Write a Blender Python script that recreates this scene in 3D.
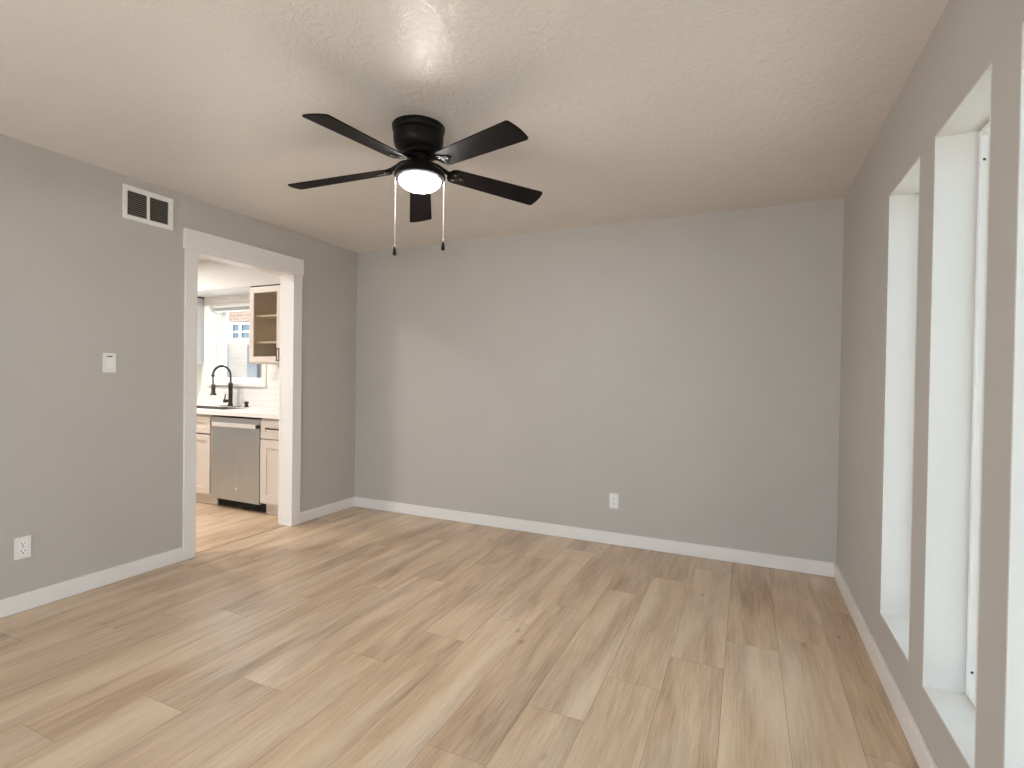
import bpy, bmesh, math, random
from mathutils import Vector, Matrix

# ------------------------------------------------------------------ camera, sky, lights, exposure
scn = bpy.context.scene
col = scn.collection
for o in list(bpy.data.objects):
    bpy.data.objects.remove(o)

W, D, H = 3.9725, 3.8846, 2.44          # right wall x, far wall y, ceiling z
YB = -1.7                               # wall behind the camera
F_PX, YAW, PITCH, ROLL = 514.459, 0.427358, -0.010677, 0.014512
CAM = Vector((3.4232, 0.0, 1.2529))

cam_data = bpy.data.cameras.new('camera')
cam_data.sensor_fit = 'HORIZONTAL'
cam_data.sensor_width = 36.0
cam_data.lens = F_PX * 36.0 / 1024.0
cam_data.clip_start = 0.02
cam = bpy.data.objects.new('camera', cam_data)
col.objects.link(cam)
fw = Vector((-math.sin(YAW) * math.cos(PITCH), math.cos(YAW) * math.cos(PITCH), math.sin(PITCH)))
rt = Vector((math.cos(YAW), math.sin(YAW), 0))
up = rt.cross(fw)
rt2 = rt * math.cos(ROLL) + up * math.sin(ROLL)
up2 = up * math.cos(ROLL) - rt * math.sin(ROLL)
m = Matrix.Identity(4)
for i in range(3):
    m[i][0], m[i][1], m[i][2], m[i][3] = rt2[i], up2[i], -fw[i], CAM[i]
cam.matrix_world = m
scn.camera = cam

scn.view_settings.view_transform = 'Standard'
scn.view_settings.look = 'None'
scn.view_settings.gamma = 1.0
scn.view_settings.use_curve_mapping = False
scn.view_settings.exposure = 0.20
scn.cycles.max_bounces = 16
scn.cycles.diffuse_bounces = 10
scn.cycles.transparent_max_bounces = 16

SKY = 5.4
world = bpy.data.worlds.new('overcast_sky')
scn.world = world
world.use_nodes = True
bg = world.node_tree.nodes['Background']
bg.inputs['Color'].default_value = (0.74, 0.88, 1.0, 1)
bg.inputs['Strength'].default_value = SKY

SUN_STRENGTH = 14.0                     # high sun from behind the house; its light only reaches the room by bouncing
sd_ = bpy.data.lights.new('sun', 'SUN')
sd_.energy = SUN_STRENGTH
sd_.angle = math.radians(1.0)
sd_.color = (1.0, 0.975, 0.94)
sun = bpy.data.objects.new('sun', sd_)
sun.rotation_euler = Vector((-0.04, 0.30, -1.0)).to_track_quat('-Z', 'Y').to_euler()
sun.location = (0, -4, 8)
col.objects.link(sun)


def area_light(name, loc, rot, sx, sy, power, color=(1, 1, 1), portal=False, shape='RECTANGLE'):
    d = bpy.data.lights.new(name, 'AREA')
    d.shape = shape
    d.size, d.size_y = sx, sy
    d.energy = power
    d.color = color
    if portal:
        d.cycles.is_portal = True
    o = bpy.data.objects.new(name, d)
    o.location, o.rotation_euler = loc, rot
    col.objects.link(o)
    return o


WIN = [(2.278, 2.70), (1.6895, 2.1084), (1.105, 1.5238), (0.511, 0.930), (-0.083, 0.336), (-0.677, -0.258)]     # right-hand windows, y intervals; last three unseen, added for light
WZ0, WZ1 = 0.2576, 2.0613
PX0, PX1, PZ1 = 0.7, 3.4, 2.15                              # glazed opening added unseen behind the camera for daylight
KX0, KX1, KZ0, KZ1 = -2.10, -1.26, 1.155, 2.057               # kitchen window
hp = math.pi / 2
for ya, yb in WIN:
    area_light('sky_portal', (W + 0.17, (ya + yb) / 2, (WZ0 + WZ1) / 2), (0, hp, 0), WZ1 - WZ0, yb - ya, 1, portal=True)
area_light('sky_portal', ((PX0 + PX1) / 2, YB - 0.17, PZ1 / 2), (hp, 0, 0), PX1 - PX0, PZ1, 1, portal=True)
area_light('sky_portal', ((KX0 + KX1) / 2, D + 0.19, (KZ0 + KZ1) / 2), (-hp, 0, 0), KX1 - KX0, KZ1 - KZ0, 1, portal=True)
for lx, ly, lp in ((-0.80, 1.72, 26), (-2.0, 2.65, 31)):
    area_light('kitchen_ceiling_lamp', (lx, ly, 2.405), (0, 0, 0), 0.28, 0.28, lp, (1.0, 0.955, 0.90), shape='DISK')
FAN_GLOW = 130.0


# ------------------------------------------------------------------ materials
def new_mat(name):
    mt = bpy.data.materials.new(name)
    mt.use_nodes = True
    nt = mt.node_tree
    return mt, nt, nt.nodes['Principled BSDF']


def N(nt, typ, **kw):
    n = nt.nodes.new(typ)
    for k, v in kw.items():
        setattr(n, k, v)
    return n


def obj_coord(nt, scale=(1, 1, 1)):
    tc = N(nt, 'ShaderNodeTexCoord')
    mp = N(nt, 'ShaderNodeMapping')
    mp.inputs['Scale'].default_value = scale
    nt.links.new(tc.outputs['Object'], mp.inputs['Vector'])
    return mp.outputs['Vector']


def noise(nt, vec, scale, detail=4, rough=0.55, distort=0.0):
    n = N(nt, 'ShaderNodeTexNoise')
    n.inputs['Scale'].default_value = scale
    n.inputs['Detail'].default_value = detail
    n.inputs['Roughness'].default_value = rough
    n.inputs['Distortion'].default_value = distort
    nt.links.new(vec, n.inputs['Vector'])
    return n.outputs['Fac']


def ramp(nt, fac, stops):
    r = N(nt, 'ShaderNodeValToRGB')
    e = r.color_ramp.elements
    while len(e) < len(stops):
        e.new(0.5)
    for el, (p, c) in zip(e, stops):
        el.position = p
        el.color = (*c, 1) if len(c) == 3 else c
    nt.links.new(fac, r.inputs['Fac'])
    return r.outputs['Color']


def bump(nt, bsdf, height, strength, dist):
    b = N(nt, 'ShaderNodeBump')
    b.inputs['Strength'].default_value = strength
    b.inputs['Distance'].default_value = dist
    nt.links.new(height, b.inputs['Height'])
    nt.links.new(b.outputs['Normal'], bsdf.inputs['Normal'])


def paint(name, c, rough=0.5, var=0.03, bscale=0, bstr=0.15, bdist=0.002, metal=0.0, scale=3.0):
    """plain coloured surface with a slight procedural tone variation and optional relief"""
    mt, nt, b = new_mat(name)
    v = obj_coord(nt)
    f = noise(nt, v, scale, 3)
    lo = tuple(max(0, x * (1 - var)) for x in c)
    hi = tuple(min(1, x * (1 + var)) for x in c)
    nt.links.new(ramp(nt, f, [(0.3, lo), (0.7, hi)]), b.inputs['Base Color'])
    b.inputs['Roughness'].default_value = rough
    b.inputs['Metallic'].default_value = metal
    if bscale:
        bump(nt, b, noise(nt, v, bscale, 4), bstr, bdist)
    return mt


M = {}
M['wall'] = paint('greige_wall_paint', (0.488, 0.462, 0.432), 0.55, 0.015, 70, 0.25, 0.003)
M['white_wall'] = paint('white_drywall', (0.71, 0.69, 0.655), 0.6, 0.01, 60, 0.25, 0.003)
M['trim'] = paint('white_trim_paint', (0.80, 0.775, 0.75), 0.38, 0.01)
M['kitchen_wall'] = paint('kitchen_wall_paint', (0.74, 0.74, 0.73), 0.6, 0.01, 60, 0.2, 0.003)
M['plastic'] = paint('white_plastic', (0.80, 0.79, 0.77), 0.35, 0.01)
M['slot'] = paint('dark_slot', (0.03, 0.028, 0.026), 0.6, 0.1)
M['vinyl'] = paint('white_vinyl', (0.85, 0.86, 0.85), 0.35, 0.01)
M['black'] = paint('black_fan_metal', (0.008, 0.007, 0.007), 0.28, 0.1)
M['blade'] = paint('black_blade', (0.009, 0.007, 0.0065), 0.38, 0.25, scale=14)
M['chrome'] = paint('polished_screw_metal', (0.6, 0.6, 0.62), 0.15, 0.02, metal=1.0)
M['cabinet'] = paint('greige_cabinet_lacquer', (0.68, 0.615, 0.56), 0.4, 0.015)
M['cab_in'] = paint('cabinet_interior_birch', (0.74, 0.65, 0.54), 0.5, 0.08, scale=6)
M['shelf'] = paint('shelf_edge', (0.80, 0.70, 0.56), 0.5, 0.04)
M['counter'] = paint('white_quartz', (0.86, 0.845, 0.82), 0.25, 0.006, scale=9)
M['sink'] = paint('dark_sink_steel', (0.16, 0.15, 0.14), 0.35, 0.1)
M['gunmetal'] = paint('black_faucet_metal', (0.05, 0.045, 0.04), 0.32, 0.1, metal=0.4)
M['toe'] = paint('black_toe_kick', (0.012, 0.012, 0.012), 0.7, 0.1)
M['gap'] = paint('dark_gap_shade', (0.05, 0.035, 0.028), 0.8, 0.1)  # dark tone painted in where narrow gaps would be in shade
M['groove'] = paint('shadow_groove', (0.12, 0.115, 0.105), 0.8, 0.1)  # painted tone of the shadow line at the window frames
M['blind'] = paint('white_blind', (0.82, 0.83, 0.82), 0.5, 0.02)
M['bead'] = paint('steel_bead_chain', (0.60, 0.57, 0.53), 0.35, 0.02, metal=0.3)
M['ground'] = paint('outdoor_concrete', (0.52, 0.51, 0.49), 0.9, 0.1, 20, 0.3, 0.01)
M['house_trim'] = paint('blue_grey_house_trim', (0.06, 0.085, 0.105), 0.6, 0.15, scale=8)
M['house_grey'] = paint('grey_metal_panel', (0.07, 0.072, 0.075), 0.6, 0.2, scale=2)
M['eave'] = paint('pale_eave', (0.55, 0.55, 0.53), 0.7, 0.03)


for k_, (r_, sp_) in {'black': (0.32, 0.16), 'blade': (0.55, 0.09)}.items():
    b_ = M[k_].node_tree.nodes['Principled BSDF']
    b_.inputs['Roughness'].default_value = r_
    b_.inputs['Specular IOR Level'].default_value = sp_


def mat_ceiling():
    mt, nt, b = new_mat('textured_ceiling_paint')
    v = obj_coord(nt)
    b.inputs['Base Color'].default_value = (0.74, 0.69, 0.635, 1)
    f = noise(nt, v, 1.2, 2)
    nt.links.new(ramp(nt, f, [(0.3, (0.73, 0.68, 0.625)), (0.7, (0.76, 0.71, 0.655))]), b.inputs['Base Color'])
    b.inputs['Roughness'].default_value = 0.30
    # stomped swirl texture: strongly distorted noise ridges plus fine grit
    a = noise(nt, v, 14, 4, 0.6, 2.4)
    c = noise(nt, v, 60, 3, 0.6, 0.6)
    mx = N(nt, 'ShaderNodeMath', operation='MULTIPLY_ADD')
    mx.inputs[1].default_value = 0.35
    nt.links.new(c, mx.inputs[0])
    nt.links.new(a, mx.inputs[2])
    bump(nt, b, mx.outputs[0], 0.34, 0.012)
    return mt


M['ceiling'] = mat_ceiling()


def mat_floor(name, warm=1.0):
    mt, nt, b = new_mat(name)
    L = nt.links.new
    at = N(nt, 'ShaderNodeAttribute', attribute_name='plank')        # R = tone, G/B = grain offset
    sep = N(nt, 'ShaderNodeSeparateColor')
    L(at.outputs['Color'], sep.inputs['Color'])
    tc = N(nt, 'ShaderNodeTexCoord')
    off = N(nt, 'ShaderNodeCombineXYZ')
    for i, src in enumerate(('Green', 'Blue')):
        mu = N(nt, 'ShaderNodeMath', operation='MULTIPLY')
        mu.inputs[1].default_value = 37.0
        L(sep.outputs[src], mu.inputs[0])
        L(mu.outputs[0], off.inputs[i])
    ad = N(nt, 'ShaderNodeVectorMath', operation='ADD')
    L(tc.outputs['Object'], ad.inputs[0])
    L(off.outputs[0], ad.inputs[1])

    def mapped(s):
        mp = N(nt, 'ShaderNodeMapping')
        mp.inputs['Scale'].default_value = s
        L(ad.outputs[0], mp.inputs['Vector'])
        return mp.outputs['Vector']
    broad = noise(nt, mapped((8.0, 1.25, 1)), 1.0, 2, 0.45, 0.7)       # smoky bands along the plank
    cath = noise(nt, mapped((24, 1.3, 1)), 1.0, 6, 0.6, 1.2)         # cathedral grain
    fine = noise(nt, mapped((150, 6, 1)), 1.0, 3, 0.65, 0.3)         # pores
    w1 = N(nt, 'ShaderNodeMix', data_type='FLOAT')
    w1.inputs[0].default_value = 0.38
    L(broad, w1.inputs[2])
    L(cath, w1.inputs[3])
    w2 = N(nt, 'ShaderNodeMix', data_type='FLOAT')
    w2.inputs[0].default_value = 0.30
    L(w1.outputs[0], w2.inputs[2])
    L(fine, w2.inputs[3])
    # plank tone shifts the ramp
    sh = N(nt, 'ShaderNodeMath', operation='MULTIPLY_ADD')
    sh.inputs[1].default_value = 0.125
    L(sep.outputs['Red'], sh.inputs[0])
    L(w2.outputs[0], sh.inputs[2])
    sb = N(nt, 'ShaderNodeMath', operation='SUBTRACT')
    sb.inputs[1].default_value = 0.066
    L(sh.outputs[0], sb.inputs[0])
    c = ramp(nt, sb.outputs[0], [(0.30, (0.345, 0.23, 0.142)), (0.43, (0.53, 0.38, 0.253)),
                                 (0.54, (0.645, 0.49, 0.335)), (0.70, (0.745, 0.60, 0.445))])
    # small knots
    vo = N(nt, 'ShaderNodeTexVoronoi')
    vo.inputs['Scale'].default_value = 1.0
    L(mapped((7.5, 2.6, 1)), vo.inputs['Vector'])
    kn = ramp(nt, vo.outputs['Distance'], [(0.0, (0.45, 0.42, 0.40)), (0.03, (0.66, 0.62, 0.58)), (0.095, (1, 1, 1))])
    rnd = N(nt, 'ShaderNodeSeparateColor')
    L(vo.outputs['Color'], rnd.inputs['Color'])
    gt = N(nt, 'ShaderNodeMath', operation='GREATER_THAN')
    gt.inputs[1].default_value = 0.68
    L(rnd.outputs['Red'], gt.inputs[0])
    mk = N(nt, 'ShaderNodeMix', data_type='RGBA', blend_type='MULTIPLY')
    L(gt.outputs[0], mk.inputs[0])
    L(c, mk.inputs[6])
    L(kn, mk.inputs[7])
    # greyer, cooler drifts through some boards
    hue = noise(nt, mapped((5.0, 0.8, 1)), 1.0, 2, 0.5, 0.3)
    hr = N(nt, 'ShaderNodeMapRange')
    hr.inputs['From Min'].default_value = 0.48
    hr.inputs['From Max'].default_value = 0.72
    hr.inputs['To Max'].default_value = 0.5
    L(hue, hr.inputs['Value'])
    hs_ = N(nt, 'ShaderNodeHueSaturation')
    hs_.inputs['Saturation'].default_value = 0.68
    L(mk.outputs[2], hs_.inputs['Color'])
    L(hr.outputs[0], hs_.inputs['Fac'])
    L(hs_.outputs[0], b.inputs['Base Color'])
    rr = N(nt, 'ShaderNodeMapRange')
    rr.inputs['To Min'].default_value = 0.27
    rr.inputs['To Max'].default_value = 0.37
    L(cath, rr.inputs['Value'])
    L(rr.outputs[0], b.inputs['Roughness'])
    bump(nt, b, w2.outputs[0], 0.12, 0.002)
    return mt


M['floor'] = mat_floor('oak_vinyl_plank')
M['seam'] = paint('plank_seam', (0.26, 0.18, 0.12), 0.6, 0.05)


def mat_glass(name, tint=(1, 1, 1), gloss=0.06):
    mt = bpy.data.materials.new(name)
    mt.use_nodes = True
    nt = mt.node_tree
    nt.nodes.clear()
    out = N(nt, 'ShaderNodeOutputMaterial')
    mix = N(nt, 'ShaderNodeMixShader')
    tr = N(nt, 'ShaderNodeBsdfTransparent')
    gl = N(nt, 'ShaderNodeBsdfGlossy')
    gl.inputs['Roughness'].default_value = 0.02
    tr.inputs['Color'].default_value = (*tint, 1)
    fr = N(nt, 'ShaderNodeLayerWeight')
    fr.inputs['Blend'].default_value = 0.15
    ml = N(nt, 'ShaderNodeMath', operation='MULTIPLY_ADD')
    ml.inputs[1].default_value = 0.5
    ml.inputs[2].default_value = gloss * 0.5
    nt.links.new(fr.outputs['Fresnel'], ml.inputs[0])
    nt.links.new(ml.outputs[0], mix.inputs[0])
    nt.links.new(tr.outputs[0], mix.inputs[1])
    nt.links.new(gl.outputs[0], mix.inputs[2])
    nt.links.new(mix.outputs[0], out.inputs['Surface'])
    return mt


M['glass'] = mat_glass('window_glass')
M['win_glass'] = mat_glass('tinted_window_glass', (0.66, 0.685, 0.69))  # tint added to dim the daylight through the right-hand windows
M['cab_glass'] = mat_glass('cabinet_glass', (0.93, 0.92, 0.9), 0.1)


def mat_steel():
    mt, nt, b = new_mat('brushed_stainless')
    v = obj_coord(nt, (90, 90, 1.5))
    f = noise(nt, v, 1.0, 3)
    nt.links.new(ramp(nt, f, [(0.3, (0.50, 0.525, 0.55)), (0.7, (0.53, 0.555, 0.58))]), b.inputs['Base Color'])
    b.inputs['Metallic'].default_value = 0.9
    b.inputs['Roughness'].default_value = 0.33
    return mt


M['steel'] = mat_steel()
M['steel_bright'] = paint('satin_steel_bar', (0.80, 0.78, 0.76), 0.4, 0.02, metal=0.4)


def mat_brick(name, c1, c2, mortar, bw, bh, ms, rough=0.8, axis='xz', bstr=0.4):
    mt, nt, b = new_mat(name)
    tc = N(nt, 'ShaderNodeTexCoord')
    sp = N(nt, 'ShaderNodeSeparateXYZ')
    cb = N(nt, 'ShaderNodeCombineXYZ')
    nt.links.new(tc.outputs['Object'], sp.inputs[0])
    nt.links.new(sp.outputs['X'], cb.inputs[0])
    nt.links.new(sp.outputs['Z'], cb.inputs[1])
    br = N(nt, 'ShaderNodeTexBrick')
    br.inputs['Scale'].default_value = 1.0
    br.inputs['Brick Width'].default_value = bw
    br.inputs['Row Height'].default_value = bh
    br.inputs['Mortar Size'].default_value = ms
    br.inputs['Color1'].default_value = (*c1, 1)
    br.inputs['Color2'].default_value = (*c2, 1)
    br.inputs['Mortar'].default_value = (*mortar, 1)
    nt.links.new(cb.outputs[0], br.inputs['Vector'])
    nt.links.new(br.outputs['Color'], b.inputs['Base Color'])
    b.inputs['Roughness'].default_value = rough
    inv = N(nt, 'ShaderNodeMath', operation='SUBTRACT')
    inv.inputs[0].default_value = 1.0
    nt.links.new(br.outputs['Fac'], inv.inputs[1])
    bump(nt, b, inv.outputs[0], bstr, 0.004)
    return mt


M['brick'] = mat_brick('peach_brick', (0.24, 0.125, 0.08), (0.28, 0.175, 0.125), (0.27, 0.24, 0.21), 0.21, 0.075, 0.01)
M['pale_brick'] = mat_brick('pale_brick', (0.235, 0.19, 0.15), (0.26, 0.215, 0.175), (0.25, 0.225, 0.20), 0.21, 0.075, 0.008)
M['tile'] = mat_brick('white_subway_tile', (0.80, 0.80, 0.78), (0.82, 0.82, 0.80), (0.73, 0.73, 0.71), 0.15, 0.075, 0.003, 0.2, bstr=0.25)


def mat_emit(name, c, s):
    mt, nt, b = new_mat(name)
    b.inputs['Base Color'].default_value = (0.9, 0.9, 0.9, 1)
    b.inputs['Emission Color'].default_value = (*c, 1)
    b.inputs['Emission Strength'].default_value = s
    return mt


M['glow'] = mat_emit('lit_frosted_glass', (1.0, 0.955, 0.93), FAN_GLOW)
M['led'] = mat_emit('lit_led_diffuser', (1.0, 0.955, 0.90), 6.0)


# ------------------------------------------------------------------ mesh helpers
def bm_new():
    return bmesh.new()


def add_box(bm, x0, y0, z0, x1, y1, z1, bev=0.0, mat=0):
    r = bmesh.ops.create_cube(bm, size=1.0)
    vs = r['verts']
    for v in vs:
        v.co = Vector(((x0 + x1) / 2 + v.co.x * (x1 - x0), (y0 + y1) / 2 + v.co.y * (y1 - y0), (z0 + z1) / 2 + v.co.z * (z1 - z0)))
    fs = {f for v in vs for f in v.link_faces}
    for f in fs:
        f.material_index = mat
    if bev > 0:
        es = {e for v in vs for e in v.link_edges}
        bmesh.ops.bevel(bm, geom=list(es), offset=bev, segments=2, affect='EDGES', profile=0.5, clamp_overlap=True)
    return vs


def add_lathe(bm, prof, seg=48, cx=0.0, cy=0.0, z0=0.0):
    """surface of revolution about z; prof is [(r, z)...]"""
    rings = []
    for r, z in prof:
        if r < 1e-6:
            rings.append([bm.verts.new((cx, cy, z0 + z))])
        else:
            rings.append([bm.verts.new((cx + r * math.cos(2 * math.pi * k / seg), cy + r * math.sin(2 * math.pi * k / seg), z0 + z)) for k in range(seg)])
    for a, b in zip(rings, rings[1:]):
        if len(a) == 1 and len(b) == 1:
            continue
        for k in range(seg):
            k2 = (k + 1) % seg
            if len(a) == 1:
                bm.faces.new((a[0], b[k], b[k2]))
            elif len(b) == 1:
                bm.faces.new((a[k], b[0], a[k2]))
            else:
                bm.faces.new((a[k], b[k], b[k2], a[k2]))
    for ring in (rings[0], rings[-1]):
        if len(ring) > 1:
            try:
                bm.faces.new(ring)
            except ValueError:
                pass
    bmesh.ops.recalc_face_normals(bm, faces=bm.faces)


def add_tube(bm, pts, rad, seg=10, caps=True):
    """round tube through points; rad may be a number or one radius per point"""
    pts = [Vector(p) for p in pts]
    n = len(pts)
    rads = rad if isinstance(rad, (list, tuple)) else [rad] * n
    rings = []
    ref = None
    for i, p in enumerate(pts):
        t = (pts[min(i + 1, n - 1)] - pts[max(i - 1, 0)]).normalized()
        if ref is None:
            ref = Vector((0, 0, 1)) if abs(t.z) < 0.9 else Vector((1, 0, 0))
        a = (ref - t * ref.dot(t)).normalized()
        b = t.cross(a)
        ref = a
        rings.append([bm.verts.new(p + (a * math.cos(2 * math.pi * k / seg) + b * math.sin(2 * math.pi * k / seg)) * rads[i]) for k in range(seg)])
    for r0, r1 in zip(rings, rings[1:]):
        for k in range(seg):
            k2 = (k + 1) % seg
            bm.faces.new((r0[k], r0[k2], r1[k2], r1[k]))
    if caps:
        bm.faces.new(list(reversed(rings[0])))
        bm.faces.new(rings[-1])
    bmesh.ops.recalc_face_normals(bm, faces=bm.faces)


def add_prism(bm, outline, z0, z1, bev=0.0):
    """closed outline in xy, extruded in z"""
    lo = [bm.verts.new((x, y, z0)) for x, y in outline]
    hi = [bm.verts.new((x, y, z1)) for x, y in outline]
    n = len(outline)
    fs = [bm.faces.new(list(reversed(lo))), bm.faces.new(hi)]
    for k in range(n):
        fs.append(bm.faces.new((lo[k], lo[(k + 1) % n], hi[(k + 1) % n], hi[k])))
    bmesh.ops.recalc_face_normals(bm, faces=fs)
    if bev:
        es = [e for f in fs[:2] for e in f.edges]
        bmesh.ops.bevel(bm, geom=es, offset=bev, segments=2, affect='EDGES', profile=0.5)
    return lo + hi


def obj(name, bm, mat, parent=None, smooth=None, loc=None):
    me = bpy.data.meshes.new(name)
    bm.to_mesh(me)
    bm.free()
    for mm in (mat if isinstance(mat, (list, tuple)) else [mat]):
        me.materials.append(mm)
    if smooth is not None:
        me.polygons.foreach_set('use_smooth', [True] * len(me.polygons))
        me.set_sharp_from_angle(angle=math.radians(smooth))
    o = bpy.data.objects.new(name, me)
    col.objects.link(o)
    if parent is not None:
        o.parent = parent
    if loc is not None:
        o.location = loc
    return o


def box_obj(name, mat, *boxes, parent=None, bev=0.0):
    bm = bm_new()
    for b in boxes:
        add_box(bm, *b, bev=bev)
    return obj(name, bm, mat, parent)


def thing(name, label, cat, loc=(0, 0, 0), group=None, rotz=0.0):
    o = bpy.data.objects.new(name, None)
    col.objects.link(o)
    o.location = loc
    o.rotation_euler = (0, 0, rotz)
    o.empty_display_size = 0.1
    o['label'], o['category'] = label, cat
    if group:
        o['group'] = group
    return o


def tag(o, label, cat, group=None):
    o['label'], o['category'] = label, cat
    if group:
        o['group'] = group
    return o


def structure(o, label, cat):
    o['kind'] = 'structure'
    o['label'], o['category'] = label, cat
    return o


# ------------------------------------------------------------------ floor: planks laid where the photo shows them
PW = 0.2262
X_REF = 3.809
JOINT = {0: 2.07, 1: 1.62, 2: 2.69, 3: 2.42, 4: 2.14, 5: 3.04, 6: 1.475, 7: 2.415, 8: 2.125, 9: 3.04, 10: 1.47, 11: 1.225,
         12: 0.938, 13: 1.85, 14: 1.69, 15: 1.48, 16: 1.225, 17: 0.95}
TONE = {(0, 2.07): 0.25, (0, 3.29): 0.1, (3, 1.2): 0.38, (3, 2.42): 0.72, (5, 3.04): 0.15, (9, 3.04): 0.15, (6, 1.475): 0.3,
        (8, 0.905): 0.3, (9, 0.61): 0.22, (9, 1.82): 0.35, (4, 2.14): 0.75, (2, 2.69): 0.35, (2, 1.47): 0.85, (1, 1.62): 0.8,
        (4, 0.92): 0.62, (5, 1.82): 0.55, (7, 1.195): 0.8, (15, 1.48): 0.1, (14, 0.47): 0.3, (13, 0.63): 0.7, (12, 0.938): 0.6,
        (16, 1.225): 0.4, (17, 0.95): 0.25, (10, 1.47): 0.75, (11, 1.225): 0.55, (14, 1.69): 0.6, (12, 2.158): 0.45}


def plank_floor(name, x0, x1, y0, y1, joints, seed, xref, gap=0.0007, tones={}):
    rnd = random.Random(seed)
    bm = bm_new()
    lay = bm.loops.layers.color.new('plank')

    def quad(ax, ay, bx, by, z, mi, colr):
        vs = [bm.verts.new(p) for p in ((ax, ay, z), (bx, ay, z), (bx, by, z), (ax, by, z))]
        f = bm.faces.new(vs)
        f.material_index = mi
        for l in f.loops:
            l[lay] = colr
    quad(x0, y0, x1, y1, -0.0012, 1, (0.5, 0.5, 0.5, 1))
    n0 = math.floor((xref - x1) / PW) - 1
    k = n0
    while True:
        xr = xref - (k) * PW            # right edge of row k+1
        xl = xr - PW
        if xr <= x0:
            break
        a, b = max(xl, x0), min(xr, x1)
        if b - a > 0.004:
            row = k + 1
            j = joints.get(row)
            if j is None:
                j = rnd.uniform(0, 1.22)
            st = j - 1.22 * math.ceil((j - y0) / 1.22)
            while st < y1:
                ya, yb = max(st, y0), min(st + 1.22, y1)
                if yb - ya > 0.004:
                    t = rnd.random()
                    for (rr, yy), tv in tones.items():
                        if rr == row and abs(yy - st) < 0.04:
                            t = tv
                    ga = gap if a > x0 else 0
                    gb = gap if b < x1 else 0
                    quad(a + ga, ya + gap, b - gb, yb - gap, 0.0, 0, (t, rnd.random(), rnd.random(), 1))
                st += 1.22
        k += 1
    o = obj(name, bm, [M['floor'], M['seam']])
    return o


fl = plank_floor('floor', -0.052, W, YB, D, JOINT, 4, X_REF, tones=TONE)
structure(fl, 'light oak vinyl plank floor of the empty room', 'floor')
fk = plank_floor('floor_kitchen', -4.2, -0.055, 0.4, D, {}, 9, -0.056)
structure(fk, 'paler plank floor of the kitchen seen through the doorway', 'floor')
th = box_obj('trim_2', M['seam'], (-0.056, 2.30, -0.001, -0.050, 3.12, 0.0012))
structure(th, 'thin dark seam strip across the doorway floor', 'threshold')

# ------------------------------------------------------------------ room shell
T = 0.118                       # left wall thickness
DY0, DY1, DZ = 2.296, 3.115, 2.08  # finished door opening


def shell(name, mat, *boxes, label, cat='wall'):
    return structure(box_obj(name, mat, *boxes), label, cat)


shell('wall_left', M['wall'],
      (-T, YB, -0.02, 0, DY0 - 0.02, H), (-T, DY1 + 0.02, -0.02, 0, D, H), (-T, DY0 - 0.02, DZ + 0.02, 0, DY1 + 0.02, H),
      label='greige left wall with the kitchen doorway in it')
shell('wall_back', M['wall'], (0, D, -0.02, W, D + 0.2, H), label='blank greige wall facing the camera')
ZT = H
bx = []
ys = sorted([(a - 0.006, b + 0.006) for a, b in WIN])
prev = YB
for a, b in ys:
    bx.append((W, prev, -0.02, W + 0.17, a, ZT))
    bx.append((W, a, -0.02, W + 0.17, b, WZ0 - 0.006))
    bx.append((W, a, WZ1 + 0.006, W + 0.17, b, ZT))
    prev = b
bx.append((W, prev, -0.02, W + 0.17, D + 0.2, ZT))
shell('wall_right', M['wall'], *bx, label='greige right wall with tall narrow recessed windows')
shell('wall_front', M['wall'], (-T, YB - 0.17, -0.02, PX0, YB, H), (PX1, YB - 0.17, -0.02, W + 0.17, YB, H), (PX0, YB - 0.17, PZ1, PX1, YB, H),
      label='greige wall behind the camera')
shell('ceiling', M['ceiling'], (0, YB, H, W, D, H + 0.15), label='textured beige ceiling of the room', cat='ceiling')

# unseen glazed opening behind the camera, added to let daylight in
pw = thing('window_5', 'added wide glazed opening behind the camera, unseen daylight source', 'window')
pw['kind'] = 'structure'
fw_ = 0.06
box_obj('window_frame', M['vinyl'], (PX0, YB - 0.12, 0, PX0 + fw_, YB - 0.05, PZ1), (PX1 - fw_, YB - 0.12, 0, PX1, YB - 0.05, PZ1),
        (PX0 + fw_, YB - 0.12, PZ1 - fw_, PX1 - fw_, YB - 0.05, PZ1), (PX0 + fw_, YB - 0.12, 0, PX1 - fw_, YB - 0.05, fw_),
        ((PX0 + PX1) / 2 - 0.04, YB - 0.12, fw_, (PX0 + PX1) / 2 + 0.04, YB - 0.05, PZ1 - fw_), parent=pw)
for a, b in ((PX0 + fw_, (PX0 + PX1) / 2 - 0.04), ((PX0 + PX1) / 2 + 0.04, PX1 - fw_)):
    box_obj('pane', M['glass'], (a, YB - 0.088, fw_, b, YB - 0.082, PZ1 - fw_), parent=pw)

# kitchen shell
KXL = -4.2
KY0 = 0.4
shell('wall_kitchen_back', M['kitchen_wall'],
      (KXL, D, -0.02, KX0, D + 0.2, H), (KX1, D, -0.02, 0, D + 0.2, H), (KX0, D, -0.02, KX1, D + 0.2, KZ0 - 0.005), (KX0, D, KZ1, KX1, D + 0.2, H),
      label='white kitchen wall around the window')
shell('wall_kitchen_left', M['kitchen_wall'], (KXL - 0.1, KY0 - 0.1, -0.02, KXL, D + 0.2, H), label='white far side wall of the kitchen')
shell('wall_kitchen_front', M['kitchen_wall'], (KXL, KY0 - 0.1, -0.02, -T, KY0, H), label='white wall at the near end of the kitchen')
shell('ceiling_kitchen', M['kitchen_wall'], (KXL, KY0, H, -T, D, H + 0.15), label='white kitchen ceiling', cat='ceiling')
shell('ceiling_soffit', M['kitchen_wall'], (KXL, 3.548, 2.125, -T, D, H), label='white boxed soffit above the kitchen wall cabinets', cat='soffit')
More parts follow.
